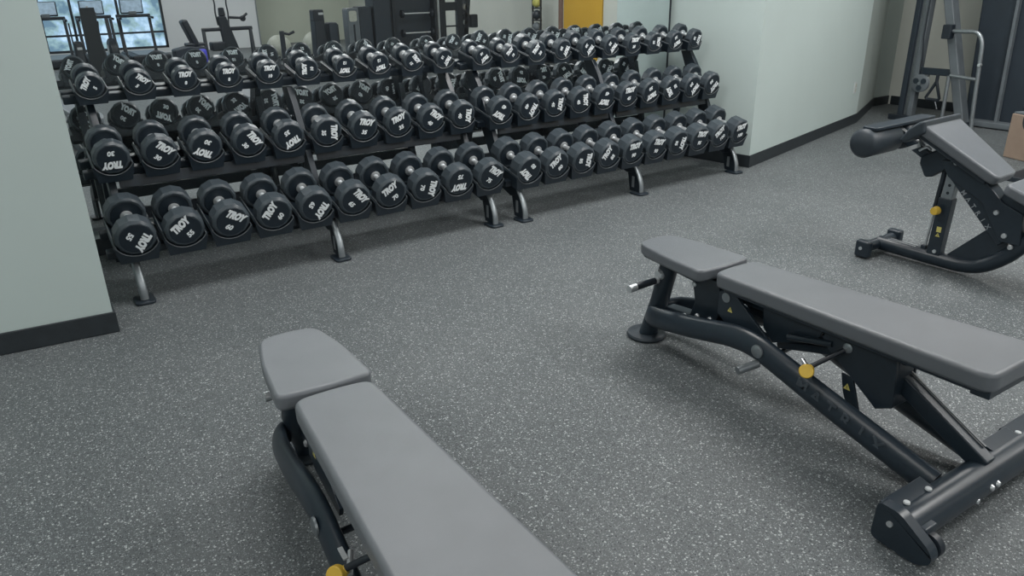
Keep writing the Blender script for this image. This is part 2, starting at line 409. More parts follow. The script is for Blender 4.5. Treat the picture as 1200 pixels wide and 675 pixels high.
for tier in ('bottom', 'middle', 'top'):
    tl = TIERS[tier][2]
    for i in range(20):
        R, h, L = dims(tier, i)
        P, yw = tpos(tier, i)
        rk = 'left' if i < 10 else 'right'
        big = (tier == 'bottom' and i < 10) or (tier == 'middle' and i < 10)
        lab = ('black dumbbell marked %s, ' % LBS[tier][i] if big else ('small ' if tier == 'top' else '')+'black dumbbell with white lettering, ') + \
              '%s from the left on the %s rack\'s %s tier' % (ORD[i % 10], rk, tier)
        dumbbell(P, tl, yw, ANG[tier][i], R, h, L, LBS[tier][i], lab)

# ------------------------------------------------------------------ the two racks
def rack(loc, yaw, label, off):
    t = thing('dumbbell_rack', label, 'dumbbell rack', loc, yaw, 'three-tier dumbbell racks')
    x0, x1 = -.135, 9*SP+.09
    px = [-.014+0.0, 1.078, 2.17]
    sad = {}
    for tier in ('bottom', 'middle', 'top'):
        y, z, tl, dx = TIERS[tier]; ct, st = math.cos(tl), math.sin(tl)
        # rails, placed along the tilted tier at distance s from the front face and d below the axis
        def at(s, d): return (y+s*ct+d*st, z+s*st-d*ct)
        R = {'top': .067, 'middle': .0905, 'bottom': .100}[tier]
        Lt = {'top': .22, 'middle': .29, 'bottom': .345}[tier]
        d = R+.024
        Rx = Matrix.Rotation(tl, 3, 'X')
        for s, nm in ((.10, 'front_rail'), (Lt-.045, 'rear_rail')):
            yy, zz = at(s, d+(.0 if tier != 'top' else .002))
            MB().box(((x0+x1)/2, yy, zz), (x1-x0, .045, .044), Rx).build(nm, M['rack'], t, bevel=.006)
        for i in range(10):
            Ri = dims(tier, i+off)[0]
            key = (tier, round(Ri, 4))
            if key not in sad:
                a = (.086 if tier == 'top' else R+.012); cz = a-Ri-.003   # the channel is wider than the head lying in it
                arc = arcpts(0, cz, a, 207, 333, 16)
                bot = -(R+(.032 if tier == 'top' else .040))
                poly = arc+[(a*.97, cz-a*.50), (a*.80, bot), (-a*.80, bot), (-a*.97, cz-a*.50)]
                ms = MB().prism(poly, .006, Lt-.02, 'XZ').mesh('saddle', M['rack'], 30)
                rim = MB().tube([(x, .004, zz) for x, zz in arc], .0028, 6).mesh('rim', M['edge'], 60)
                lips = [MB().tube([(sx*arc[-1][0], .004, arc[-1][1]+.002), (sx*arc[-1][0], Lt-.02, arc[-1][1]+.002)], .0035, 6).mesh('side_lip', M['edge'], 60) for sx in (-1, 1)]
                sad[key] = (ms, rim, lips)
            ms, rim, lips = sad[key]
            xf = Matrix.Translation((SP*i+dx, y, z)) @ Matrix.Rotation(tl, 4, 'X')
            o = link('saddle', ms, t); o.matrix_local = xf
            link('rim', rim, o)
            for lip in lips: link('side_lip', lip, o)
    # three slanted uprights, each with a curved foot and a rear strut
    for x in px:
        up_ = MB().prism([(-.43, .17), (-.34, .15), (-.20, .20), (.12, .78), (.20, .95), (.10, .955), (.03, .86), (-.28, .27), (-.40, .24)], x-.019, x+.019, 'YZ')
        u = up_.build('upright', M['rack'], t, bevel=.004)
        MB().prism([(-.49, .014), (-.37, .014), (-.335, .19), (-.43, .20), (-.465, .11)], x-.007, x+.007, 'YZ').build('gusset', M['rack'], u)
        MB().tube(bez([(x, -.405, .225), (x, -.455, .15), (x, -.485, .08), (x, -.49, .016)]), .021, 14, rz=.012, upv=(0, 1, 0)).build('curved_shank', M['steel'], u, smooth=50)
        MB().box((x-.0085, -.405, .085), (.001, .026, .085)).build('label_plate', M['silver'], u)
        MB().prism(round_poly([(x-.05, -.535), (x+.05, -.535), (x+.05, -.40), (x-.05, -.40)], .03), 0.001, .014).build('foot_plate', M['rack'], u, bevel=.003)
        MB().box((x, .335, .012), (.07, .10, .022)).build('rear_foot', M['rack'], t, bevel=.003)
        MB().bar((x, .33, .03), (x, .13, .82), .045, .045, (0, 1, 0)).build('rear_strut', M['rack'], t, bevel=.004)
    for k, a, b in ((0, .02, 1.04), (1, 1.12, 2.13)):
        MB().box(((a+b)/2, -.125, .565), (b-a, .018, .062), Matrix.Rotation(math.radians(-10), 3, 'X')).build('cross_beam', M['rack'], t, bevel=.003)
    MB().box(((px[0]+px[2])/2, .20, .30), (px[2]-px[0], .03, .07)).build('rear_beam', M['rack'], t, bevel=.003)
    for x in px:
        for (yy, zz) in ((-.13, .43), (.07, .78)):
            MB().lathe([(0, .012), (.006, .012), (.008, .008)], 12, o=(x-.027, yy, zz), axis='X').build('bolt', M['steel'], t, smooth=40)
    return t
rack((0, 0, 0), 0, 'three-tier black steel dumbbell rack on the left, next to the pillar', 0)
rack((SP*10+GAP, R2Y, 0), R2YAW, 'three-tier black steel dumbbell rack on the right, next to the slanting wall', 10)

# ------------------------------------------------------------------ adjustable benches (local: +x right, -y towards the camera, u = -y)
def pad(poly, z0, z1, m_top, name, parent, r, tilt=None, bev=.016):
    p = round_poly(poly, r)
    o = MB().prism(p, z0, z1).build(name, m_top, parent, bevel=bev, seg=4)
    return o
def warning(parent, P, ang_z, s=.02, tiltx=0):
    o = MB().prism([(-s/2, -s*.43), (s/2, -s*.43), (0, s*.45)], -.0006, .0006, 'XZ').build('warning_label', M['sticker'], parent)
    o.location = P; o.rotation_euler = (tiltx, 0, ang_z)
    q = MB().prism([(-s*.04, -s*.3), (s*.04, -s*.3), (s*.04, s*.15), (-s*.04, s*.15)], -.001, .001, 'XZ').build('warning_mark', M['black'], o)
    return o
def bench(loc, yaw, label, padm, grip=.245, footx=-.06, peg=True, tagu=None):
    t = thing('adjustable_bench', label, 'exercise bench', loc, yaw, 'adjustable weight benches')
    # seat: trapezoid, narrow at the free end
    s = pad([(-.095, 0.0), (-.130, -.17), (-.146, -.415), (0, -.428), (.146, -.415), (.130, -.17), (.095, 0.0), (0, .012)], .398, .45, padm, 'seat_pad', t, [.045, .07, .03, .05, .03, .07, .045, .04], bev=.013)
    MB().prism(round_poly([(-.088, -.015), (-.13, -.395), (.13, -.395), (.088, -.015)], .03), .388, .407).build('seat_base', M['frame'], t, bevel=.004)
    # long back pad, rising a little towards its end
    b = pad([(-.110, 0), (-.154, -1.065), (.172, -1.065), (.124, 0), (.007, .012)], -.062, 0, padm, 'back_pad', t, [.04, .05, .05, .04, .06], bev=.015)
    b.location = (0, -.455, .452); b.rotation_euler = (-math.radians(1.7), 0, 0)
    bb = MB().prism(round_poly([(-.095, -.03), (-.135, -1.03), (.135, -1.03), (.095, -.03)], .03), -.075, -.05).build('back_board', M['frame'], t, bevel=.004)
    bb.location = b.location; bb.rotation_euler = b.rotation_euler
    ends = MB().prism([(-.13, -1.0), (.13, -1.0), (.13, -1.055), (-.13, -1.055)], -.085, -.05).build('end_bracket', M['frame'], t, bevel=.004)
    ends.location = b.location; ends.rotation_euler = b.rotation_euler
    # front post on its oval foot
    MB().lathe([(0.001, .085), (.012, .09), (.020, .085), (.024, .07)], 32, o=(footx, -.045, 0), axis='Z').build('front_foot', M['vinyl_side'], t, smooth=40)
    MB().tube([(footx, -.055, .018), (-.04, -.10, .20), (-.02, -.13, .385)], [.036, .038, .040], 16, rz=.045).build('front_post', M['frame'], t, smooth=50)
    MB().box((0, -.17, .383), (.10, .24, .02)).build('seat_bracket', M['frame'], t, bevel=.004)
    # transport handle by the post
    g = MB().tube([(-.03, -.12, .305), (-grip+.045, -.12, .300)], .010, 12).build('grip_bar', M['frame'], t, smooth=50)
    MB().tube([(-.10 if grip > .2 else -.06, -.12, .304), (-grip+.035, -.12, .300)], .015, 14).build('rubber_grip', M['black'], g, smooth=50)
    MB().tube([(-grip+.037, -.12, .300), (-grip, -.12, .299)], .017, 14).build('end_cap', M['chrome'], g, smooth=40)
    MB().tube([(-.085, -.12, .304), (-.10, -.12, .304)], .0165, 14).build('ring', M['chrome'], g, smooth=40)
    MB().lathe([(-.010, .02), (0, .026), (.02, .026)], 16, o=(-.07, -.115, .325), axis='X').build('pivot_bolt', M['chrome'], t, smooth=40)
    # looped main tube round the post, two arms back to the crossbar
    for sx in (-1, 1):
        pts = bez([(0, -.055, .11), (sx*.055, -.065, .12), (sx*.105, -.14, .14), (sx*.125, -.38, .190), (sx*.130, -.58, .235), (sx*.130, -.70, .240), (sx*.130, -.82, .212), (sx*.130, -1.0, .162), (sx*.13, -1.42, .055)], 6)
        MB().tube(pts, .023, 18, rz=.046).build('main_tube', M['frame'], t, smooth=60)
        # chrome bolt and peg
        MB().lathe([(0, .026), (.006, .025), (.011, .016)] if sx > 0 else [(-.011, .016), (-.006, .025), (0, .026)], 18, o=(sx*.153, -.735, .235), axis='X').build('tube_bolt', M['steel'], t, smooth=40)
    if peg: MB().tube([(-.150, -.74, .185), (-.235, -.72, .172)], .0155, 14).build('foot_peg', M['steel'], t, smooth=50)
    MB().tube([(.12, -.74, .2), (-.15, -.74, .19)], .010, 10).build('peg_axle', M['frame'], t, smooth=50)
    # lettering on the left tube's flank
    for k, ch in enumerate('MATRIX'):
        u = .935+.060*k
        o = link('brand_letter', text_mesh(ch, .062, M['frame_text'], fat=.0012, ext=.003), t)
        z = .180-(u-.935)*.262
        dr = math.atan(.262)
        o.matrix_local = Matrix.Translation((-.1515, -u, z)) @ Matrix.Rotation(-PI/2, 4, 'Z') @ Matrix.Rotation(dr, 4, 'Y') @ Matrix.Rotation(PI/2-.0, 4, 'X')
    # seat lift column and links
    MB().box((0, -.34, .285), (.06, .075, .20)).build('seat_column', M['frame'], t, bevel=.006)
    MB().prism([(-.28, .38), (-.42, .385), (-.46, .30), (-.40, .14), (-.27, .14), (-.31, .26)], -.045, -.033, 'YZ').build('side_plate', M['frame'], t, bevel=.002)
    MB().prism([(-.28, .38), (-.42, .385), (-.46, .30), (-.40, .14), (-.27, .14), (-.31, .26)], .033, .045, 'YZ').build('side_plate', M['frame'], t, bevel=.002)
    MB().bar((0, -.12, .14), (0, -.66, .20), .06, .05).build('centre_beam', M['frame'], t, bevel=.006)
    for (yy, zz) in ((-.30, .335), (-.33, .20), (-.26, .175), (-.40, .21)):
        MB().lathe([(-.008, .008), (-.004, .012), (0, .012)], 12, o=(-.045, yy, zz), axis='X').build('bolt', M['chrome'], t, smooth=40)
    # back hinge ears (flared plates) with the little warning triangle
    for sx in (-1, 1):
        MB().prism([(-.475, .375), (-.52, .385), (-.56, .375), (-.73, .255), (-.72, .225), (-.52, .245), (-.47, .28)], sx*.075, sx*.087, 'YZ').build('hinge_ear', M['frame'], t, bevel=.002)
        MB().lathe([(-.006, .02), (.006, .02)], 18, o=(sx*.084, -.51, .357), axis='X').build('hinge_bolt', M['steel'], t, smooth=40)
    warning(t, (-.0885, -.535, .315), -PI/2, .024)
    MB().tube([(-.08, -.51, .357), (.08, -.51, .357)], .014, 12).build('hinge_axle', M['frame'], t, smooth=50)
    # back frame under the long pad
    MB().bar((0, -.50, .352), (0, -1.22, .372), .07, .045).build('back_beam', M['frame'], t, bevel=.005)
    for sx in (-1, 1):
        MB().prism([(-.66, .37), (-.93, .385), (-.90, .31), (-.72, .235), (-.67, .28)], sx*.040, sx*.052, 'YZ').build('rib_plate', M['frame'], t, bevel=.002)
        MB().prism([(-.94, .39), (-1.20, .40), (-1.215, .20), (-1.16, .17), (-1.02, .27), (-.93, .33)], sx*.050, sx*.062, 'YZ').build('ladder_plate', M['frame'], t, bevel=.002)
    MB().box((0, -1.16, .285), (.10, .09, .20)).build('slider_sleeve', M['frame'], t, bevel=.006)
    MB().lathe([(-.008, .012), (-.004, .018), (0, .018)], 16, o=(-.062, -1.03, .345), axis='X').build('bolt', M['steel'], t, smooth=40)
    MB().tube([(-.06, -.97, .335), (-.075, -.80, .300)], .012, 12).build('lever', M['frame'], t, smooth=50)
    MB().bar((0, -.72, .22), (0, -1.10, .33), .05, .03).build('link_arm', M['frame'], t, bevel=.004)
    # adjustment ladder bar to the crossbar
    MB().bar((.02, -1.05, .345), (.02, -1.49, .105), .05, .06).build('ladder_beam', M['frame'], t, bevel=.006)
    MB().bar((.038, -1.20, .304), (.038, -1.47, .157), .008, .004).build('highlight_strip', M['edge'], t)  # lighter grey strip paints the highlight along the beam's top face
    # yellow pull knob with its pin
    k = MB().tube([(-.05, -1.03, .345), (-.148, -.958, .268)], .0085, 12).build('pull_pin', M['black'], t, smooth=50)
    MB().tube([(-.165, -.955, .254), (-.178, -.963, .262)], [.026, .024], 24).build('pull_knob', M['yellow'], t, smooth=40, bevel=.002)
    MB().tube([(-.146, -.960, .267), (-.166, -.956, .256)], .012, 12).build('knob_collar', M['yellow'], t, smooth=40)
    MB().tube([(-.115, -.90, .260), (-.14, -.955, .243)], .008, 10).build('spring_pin', M['chrome'], t, smooth=40)
    # small upright tab with warning triangle
    MB().prism([(-1.02, .245), (-1.065, .24), (-1.115, .10), (-1.07, .105), (-1.035, .18)], -.062, -.052, 'YZ').build('tab_plate', M['frame'], t, bevel=.002)
    warning(t, (-.0635, -1.05, .205), -PI/2, .026)
    # rear crossbar with clamps, caps and wheels
    MB().tube([(-.44, -1.485, .066), (.44, -1.485, .068)], .056, 18).build('rear_crossbar', M['frame'], t, smooth=50)
    for sx in (-1, 1):
        e = MB().prism(round_poly([(-1.42, .012), (-1.555, .004), (-1.60, .03), (-1.59, .07), (-1.49, .135), (-1.425, .135)], [.02, .02, .025, .02, .02, .02]), sx*.41, sx*.445, 'YZ').build('end_cap', M['frame'], t, bevel=.004)
        MB().lathe([(-.004, .009), (.004, .009)], 12, o=(sx*.446, -1.47, .085), axis='X').build('cap_screw', M['chrome'], e, smooth=40)
        wl = MB().lathe([(-.014, .032), (-.011, .038), (.011, .038), (.014, .032)], 24, o=(sx*.375, -1.553, .040), axis='X').build('wheel', M['black'], t, smooth=40)
        MB().lathe([(-.018, .011), (.018, .011)], 12, o=(sx*.375, -1.553, .040), axis='X').build('hub', M['chrome'], wl, smooth=40)
        MB().box((sx*.375, -1.52, .072), (.06, .06, .05)).build('wheel_bracket', M['frame'], t, bevel=.006)
        MB().box((sx*.33, -1.462, .113), (.20, .085, .014), Matrix.Rotation(math.radians(14), 3, 'X')).build('top_plate', M['frame'], t, bevel=.003)
        for q in (.26, .37):
            MB().lathe([(0, .010), (.005, .009), (.007, .005)], 12, o=(sx*q, -1.467, .122), axis='Z').build('plate_rivet', M['white'], t, smooth=40)
    MB().box((.17, -1.465, .118), (.16, .075, .012), Matrix.Rotation(math.radians(14), 3, 'X')).build('clamp_plate', M['frame'], t, bevel=.003)
    for (xx, yy, zz) in ((-.10, -1.535, .055), (-.03, -1.538, .075), (.005, -1.538, .075)):
        MB().lathe([(-.008, .008), (0, .011), (.01, .011)], 10, o=(xx, yy, zz), axis='Y').build('bolt', M['chrome'], t, smooth=40)
    MB().box((.07, -1.40, .125), (.03, .012, .02)).build('bolt_tab', M['chrome'], t, bevel=.003)
    if tagu: MB().box((-.135, -tagu, .262), (.012, .045, .004)).build('white_label', M['white'], t)
    return t
b1 = bench((1.888, -2.272, 0), math.radians(-1.0), 'grey padded adjustable bench at right with its black frame in full view', M['vinyl'])
b0 = bench((.222, -2.262, 0), math.radians(-3.0), 'grey padded adjustable bench nearest the camera, cut off by the lower frame edge', M['vinyl2'], grip=.125, footx=.0, peg=False, tagu=.90)

# ------------------------------------------------------------------ decline bench on the right
def decline_bench(loc):
    t = thing('decline_bench', 'dark decline bench with padded leg rollers, by the slanting green wall', 'exercise bench', loc, math.radians(1.5))
    Z = 0
    P = lambda u, z, x=0.: (x, -u, z)
    # front feet
    MB().tube([(-.16, 0, .055), (.16, 0, .055)], .033, 16).build('front_crossbar', M['frame'], t, smooth=50)
    for sx in (-1, 1):
        e = MB().box((sx*.165, -.005, .055), (.05, .085, .10)).build('foot_cap', M['frame'], t, bevel=.014, seg=3)
        MB().lathe([(-.003, .010), (.003, .010)], 12, o=(sx*.191, 0, .06), axis='X').build('cap_screw', M['chrome'], e, smooth=40)
    pts = bez([P(.0, .058), P(.15, .055), P(.35, .052), P(.48, .055), P(.58, .085), P(.68, .165), P(.76, .27), P(.86, .36)], 6)
    MB().tube(pts, .041, 18, rz=.041).build('base_tube', M['frame'], t, smooth=60)
    MB().bar(P(.06, .094), P(.22, .092), .028, .004).build('step_strip', M['white'], t)
    # column: sleeve, perforated inner tube, gas rod
    MB().bar(P(.325, .05), P(.335, .40), .062, .072, (0, 1, 0)).build('column_sleeve', M['frame'], t, bevel=.006)
    ic = MB().bar(P(.335, .38), P(.345, .64), .05, .058, (0, 1, 0)).build('inner_column', M['steel'], t, bevel=.005)
    for k in range(5): MB().lathe([(-.001, .008), (.001, .008)], 12, o=(-.0255, -.338-.002*k, .43+.042*k), axis='X').build('hole', M['black'], ic)
    MB().tube([P(.265, .09), P(.28, .36)], .007, 10).build('gas_rod', M['chrome'], t, smooth=50)
    MB().tube([P(.277, .32), P(.295, .60)], .013, 12).build('gas_cylinder', M['black'], t, smooth=50)
    MB().box(P(.262, .095), (.03, .03, .035)).build('rod_bracket', M['frame'], t, bevel=.004)
    MB().tube([(-.03, -.318, .335), (-.055, -.316, .335)], [.010, .010], 12).build('knob_stem', M['black'], t, smooth=40)
    MB().tube([(-.055, -.316, .335), (-.085, -.312, .333)], [.024, .021], 22).build('adjustment_knob', M['yellow'], t, smooth=40, bevel=.002)
    MB().box((-.0325, -.335, .225), (.001, .024, .03)).build('info_label', M['sticker'], t)
    warning(t, (-.0330, -.334, .195), -PI/2, .024)
    MB().lathe([(-.004, .010), (.004, .010)], 12, o=(-.035, -.335, .10), axis='X').build('bolt', M['chrome'], t, smooth=40)
    # beam with lettering, and the triangular gusset behind it
    MB().bar(P(.36, .545), P(.66, .24), .06, .085, (0, 1, 0)).build('main_beam', M['frame'], t, bevel=.006)
    for k, ch in enumerate('MATRIX'):
        u = .425+.030*k; z = .440-.0300*k
        o = link('brand_letter', text_mesh(ch, .034, M['silver'], fat=.0004, ext=.0006), t)
        o.matrix_local = Matrix.Translation((-.0312, -u+.006, z+.008)) @ Matrix.Rotation(-PI/2, 4, 'Z') @ Matrix.Rotation(math.radians(45), 4, 'Y') @ Matrix.Rotation(PI/2, 4, 'X')
    MB().prism([(-.375, .075), (-.50, .075), (-.60, .12), (-.68, .20), (-.64, .30), (-.58, .30)], -.008, .008, 'YZ').build('gusset_plate', M['frame'], t, bevel=.002)
    MB().prism([(-.28, .60), (-.42, .62), (-.62, .44), (-.72, .40), (-.74, .24), (-.64, .24), (-.52, .42), (-.33, .52)], -.045, .045, 'YZ').build('seat_carrier', M['frame'], t, bevel=.005)
    for (u, z) in ((.36, .60), (.60, .385), (.66, .275), (.70, .225)):
        MB().lathe([(-.010, .010), (-.005, .014), (0, .014)], 14, o=(-.045, -u, z), axis='X').build('bolt', M['chrome'], t, smooth=40)
    # seat pad, wide at the knees, sloping down and back
    sl = math.radians(31)
    sp = pad([(-.19, 0), (-.105, -.46), (.105, -.46), (.19, 0)], -.055, 0, M['vinyl'], 'seat_pad', t, [.03, .035, .035, .03], bev=.014)
    sp.location = (.015, -.20, .805); sp.rotation_euler = (sl, 0, 0)
    sb = MB().prism([(-.15, -.03), (-.08, -.42), (.08, -.42), (.15, -.03)], -.085, -.05).build('seat_base', M['frame'], t, bevel=.008)
    sb.location = sp.location; sb.rotation_euler = sp.rotation_euler
    MB().prism([(-.225, .818), (-.195, .806), (-.145, .765), (-.105, .70), (-.135, .685), (-.175, .715), (-.235, .752)], -.185, .205, 'YZ').build('knee_flap', M['vinyl_side'], t, bevel=.014, seg=3)
    MB().prism([(-.16, .60), (-.16, .56), (-.20, .49), (-.24, .50), (-.34, .58), (-.36, .66), (-.26, .66)], -.03, .03, 'YZ').build('pivot_block', M['frame'], t, bevel=.012)
    hk = MB().tube(bez([P(.15, .63, -.03), P(.19, .655, -.035), P(.215, .645, -.04)]), .007, 8).build('release_hook', M['chrome'], t, smooth=50)
    # back pad continuing downhill
    bp = pad([(-.13, 0), (-.15, -.95), (.15, -.95), (.13, 0)], -.055, 0, M['vinyl'], 'back_pad', t, .04, bev=.014)
    bp.location = (.015, -.64, .555); bp.rotation_euler = (math.radians(20), 0, 0)
    MB().bar(P(.60, .46), P(1.42, .165), .06, .05).build('back_beam', M['frame'], t, bevel=.005)
    # roller arm and the two leg pads
    MB().bar(P(.24, .575), P(-.06, .735), .04, .05).build('roller_arm', M['frame'], t, bevel=.005)
    MB().bar(P(.16, .652), P(.01, .733), .030, .004).build('scale_strip', M['chrome'], t)
    MB().box((-.0215, -.115, .643), (.0012, .07, .022), Matrix.Rotation(math.radians(-28), 3, 'X')).build('info_plate', M['white'], t)
    for sx in (-1, 1):
        x0, x1 = (sx*.03, sx*.33)
        c0, c1 = min(x0, x1), max(x0, x1)
        MB().tube([(c0, .015, .680), (c0+.018, .015, .680), (c1-.018, .015, .680), (c1, .015, .680)], [.060, .078, .078, .060], 24, rz=None).build('leg_roller', M['vinyl_side'], t, smooth=60)
    MB().prism(round_poly([(-.30, -.045), (.31, -.045), (.31, .045), (-.30, .045)], .02), .750, .768).build('roller_cover', M['frame'], t, bevel=.004)
    MB().tube([(-.285, .015, .692), (.285, .015, .692)], .020, 14).build('roller_axle', M['frame'], t, smooth=50)
    # rear support outside the frame
    MB().bar(P(1.40, .17), P(1.46, .03), .06, .05, (0, 1, 0)).build('rear_leg', M['frame'], t, bevel=.005)
    MB().tube([(-.25, -1.46, .036), (.25, -1.46, .036)], .035, 16).build('rear_crossbar', M['frame'], t, smooth=50)
    MB().bar(P(.80, .33), P(1.1, .25), .05, .05).build('link_tube', M['frame'], t, bevel=.004)
    return t
decline_bench((3.715, -2.28, 0))

# ------------------------------------------------------------------ cable machine, rails and box at the right
t = thing('cable_machine', 'grey steel cable machine with twin upright by the far right wall', 'cable machine', (8.0, .05, 0))
for k, y in enumerate((.055, -.055)):
    MB().box((0, y, 1.35), (.09, .055, 2.7)).build('guide_upright', M['greymach' if k else 'blue_black'], t, bevel=.006)
MB().box((.02, 0, 1.35), (.05, .06, 2.68)).build('rear_channel', M['steel'], t, bevel=.004)
MB().bar((0, .25, 3.0), (0, -.625, .02), .09, .13, (1, 0, 0)).build('slanted_strut', M['greymach'], t, bevel=.01)
MB().bar((0, -.08, .545), (0, -.42, .545), .05, .07).build('low_crossbar', M['frame'], t, bevel=.004)
MB().box((.0, -.26, .03), (.16, .85, .06)).build('base_frame', M['black'], t, bevel=.01)
pl = MB().lathe([(-.02, .085), (-.014, .095), (-.008, .088), (.008, .088), (.014, .095), (.02, .085)], 28, o=(-.06, -.13, .42), axis='X').build('pulley_wheel', M['greymach'], t, smooth=40)
for a in range(3):
    aa = a*2*PI/3+.5
    MB().lathe([(-.004, .030), (.002, .030)], 14, o=(-.081, -.13+.048*math.cos(aa), .42+.048*math.sin(aa)), axis='X').build('cutout', M['frame'], pl)
MB().lathe([(-.01, .016), (.01, .016)], 14, o=(-.082, -.13, .42), axis='X').build('hub', M['steel'], pl)
MB().tube([(-.06, -.075, 2.4), (-.06, -.075, .9), (-.06, -.125, .52)], .006, 8).build('cable', M['black'], t, smooth=50)
MB().box((-.03, -.13, .50), (.05, .12, .02)).build('pulley_bracket', M['steel'], t, bevel=.003)
t = thing('cable_grip', 'black triangular cable grip hanging from the crossbar of the cable machine', 'cable attachment', (7.945, -.25, .50))
MB().tube([(0, 0, .02), (0, 0, -.06)], .017, 10).build('strap', M['black'], t, smooth=50)
MB().tube([(0, 0, -.05), (0, .085, -.22), (0, .06, -.25)], .016, 10).build('side_strap', M['black'], t, smooth=50)
MB().tube([(0, 0, -.05), (0, -.06, -.22), (0, -.04, -.25)], .016, 10).build('side_strap', M['black'], t, smooth=50)
MB().tube([(0, .07, -.24), (0, -.05, -.24)], .017, 12).build('handle', M['black'], t, smooth=50)
MB().tube([(0, -.02, -.25), (-.01, -.06, -.33)], .006, 8).build('chain', M['steel'], t, smooth=50)
t = thing('tube_frame_stand', 'silver bent tube frame standing at the foot of the cable machine strut', 'stand', (7.86, -.50, 0))
MB().tube(bez([(0, .17, .97), (0, 0.02, .972), (0, -.10, .965), (0, -.165, .88), (0, -.185, .70), (0, -.215, .25), (0, -.235, .0)], 5), .021, 12).build('outer_tube', M['steel'], t, smooth=60)
MB().tube([(0, .08, .535), (0, -.20, .515)], .019, 12).build('cross_tube', M['steel'], t, smooth=60)
MB().tube([(0, .09, .53), (0, .08, .0)], .019, 12).build('inner_tube', M['steel'], t, smooth=60)
MB().box((-.01, .18, .965), (.09, .09, .14)).build('clamp_block', M['black'], t, bevel=.01)
MB().lathe([(-.02, .016), (.02, .016)], 12, o=(-.02, -.20, .66), axis='X').build('knob', M['chrome'], t, smooth=40)
t = thing('weight_stack_machine', 'large dark weight machine at the right frame edge against the far wall', 'weight machine', (8.45, -.86, 0))
MB().prism([(.40, 0), (-.16, 0), (-.16, 2.3), (.52, 2.3)], -.2, .28, 'YZ').build('shroud', M['blue_black'], t, bevel=.02)
MB().prism([(-.17, 0), (-.78, 0), (-.78, 2.3), (-.17, 2.3)], -.05, .28, 'YZ').build('side_shroud', M['black'], t, bevel=.02)
MB().bar((-.24, .05, .05), (-.24, .12, 2.3), .03, .06, (1, 0, 0)).build('guide_post', M['greymach'], t, bevel=.004)
MB().bar((-.24, -.62, .05), (-.24, -.36, 2.3), .03, .09, (1, 0, 0)).build('guide_post', M['greymach'], t, bevel=.004)
MB().box((-.12, -.27, .93), (.12, .60, .16)).build('weight_block', M['black'], t, bevel=.01)
MB().tube([(-.26, -.12, 1.22), (-.26, -.70, 1.22)], .022, 12).build('chrome_bar', M['chrome'], t, smooth=50)
MB().box((-.08, -.20, .04), (.5, 1.0, .06)).build('base_frame', M['greymach'], t, bevel=.01)
t = thing('plyometric_box', 'tan box on the floor behind the decline bench at right edge', 'box', (7.03, -1.73, 0), math.radians(-20))
MB().box((0, 0, .19), (.42, .34, .38)).build('body', M['tan'], t, bevel=.008)
MB().box((0, 0, .388), (.40, .32, .016)).build('lid', M['greymach'], t, bevel=.004)
MB().tube(bez([(-.10, -.172, .17), (-.10, -.20, .15), (-.04, -.20, .13), (-.03, -.172, .16)]), .008, 8).build('latch', M['steel'], t, smooth=50)
t = thing('padded_weight_machine', 'black padded gym machine arm at the right edge above the tan box', 'weight machine', (6.22, -2.05, 0))
MB().bar((0, 0, .02), (.05, -.02, .36), .07, .09, (0, 1, 0)).build('post', M['black'], t, bevel=.01)
MB().tube([(-.10, .09, .46), (.16, -.08, .44)], .085, 18).build('roller_pad', M['black'], t, smooth=50)
MB().bar((.05, -.02, .30), (.03, -.03, .42), .06, .06, (0, 1, 0)).build('arm', M['black'], t, bevel=.005)
MB().box((0, 0, .02), (.4, .3, .04)).build('base', M['black'], t, bevel=.006)

# ------------------------------------------------------------------ the gym behind the camera, seen in the mirror
def treadmill(x, y, label):
    t = thing('treadmill', label, 'treadmill', (x, y, 0), 0, 'treadmills facing the windows')
    MB().box((0, .75, .10), (.80, 1.75, .16)).build('deck', M['black'], t, bevel=.03)
    MB().box((0, .80, .187), (.52, 1.55, .012)).build('belt', M['greymach'], t)
    for sx in (-1, 1):
        MB().bar((sx*.34, .15, .15), (sx*.34, .02, .98), .06, .07, (0, 1, 0)).build('upright', M['black'], t, bevel=.01)
        MB().bar((sx*.34, .0, .94), (sx*.34, .50, .93), .05, .05).build('handrail', M['black'], t, bevel=.01)
    MB().box((0, .0, .97), (.74, .14, .07)).build('crossbar', M['black'], t, bevel=.015)
    c = MB().box((0, -.02, 1.17), (.50, .05, .32), Matrix.Rotation(math.radians(-12), 3, 'X')).build('console', M['black'], t, bevel=.02)
    MB().box((0, .012, 1.18), (.45, .012, .27), Matrix.Rotation(math.radians(-12), 3, 'X')).build('screen', M['screen'], c)
    MB().box((0, 0, 1.02), (.16, .10, .10)).build('console_neck', M['greymach'], t, bevel=.01)
treadmill(.78, -15.0, 'treadmill with lit screen, leftmost one seen in the mirror before the windows')
treadmill(1.72, -15.0, 'treadmill mostly hidden by the upright bench pad in the mirror')
treadmill(2.56, -15.0, 'treadmill with lit screen, rightmost one before the windows in the mirror')
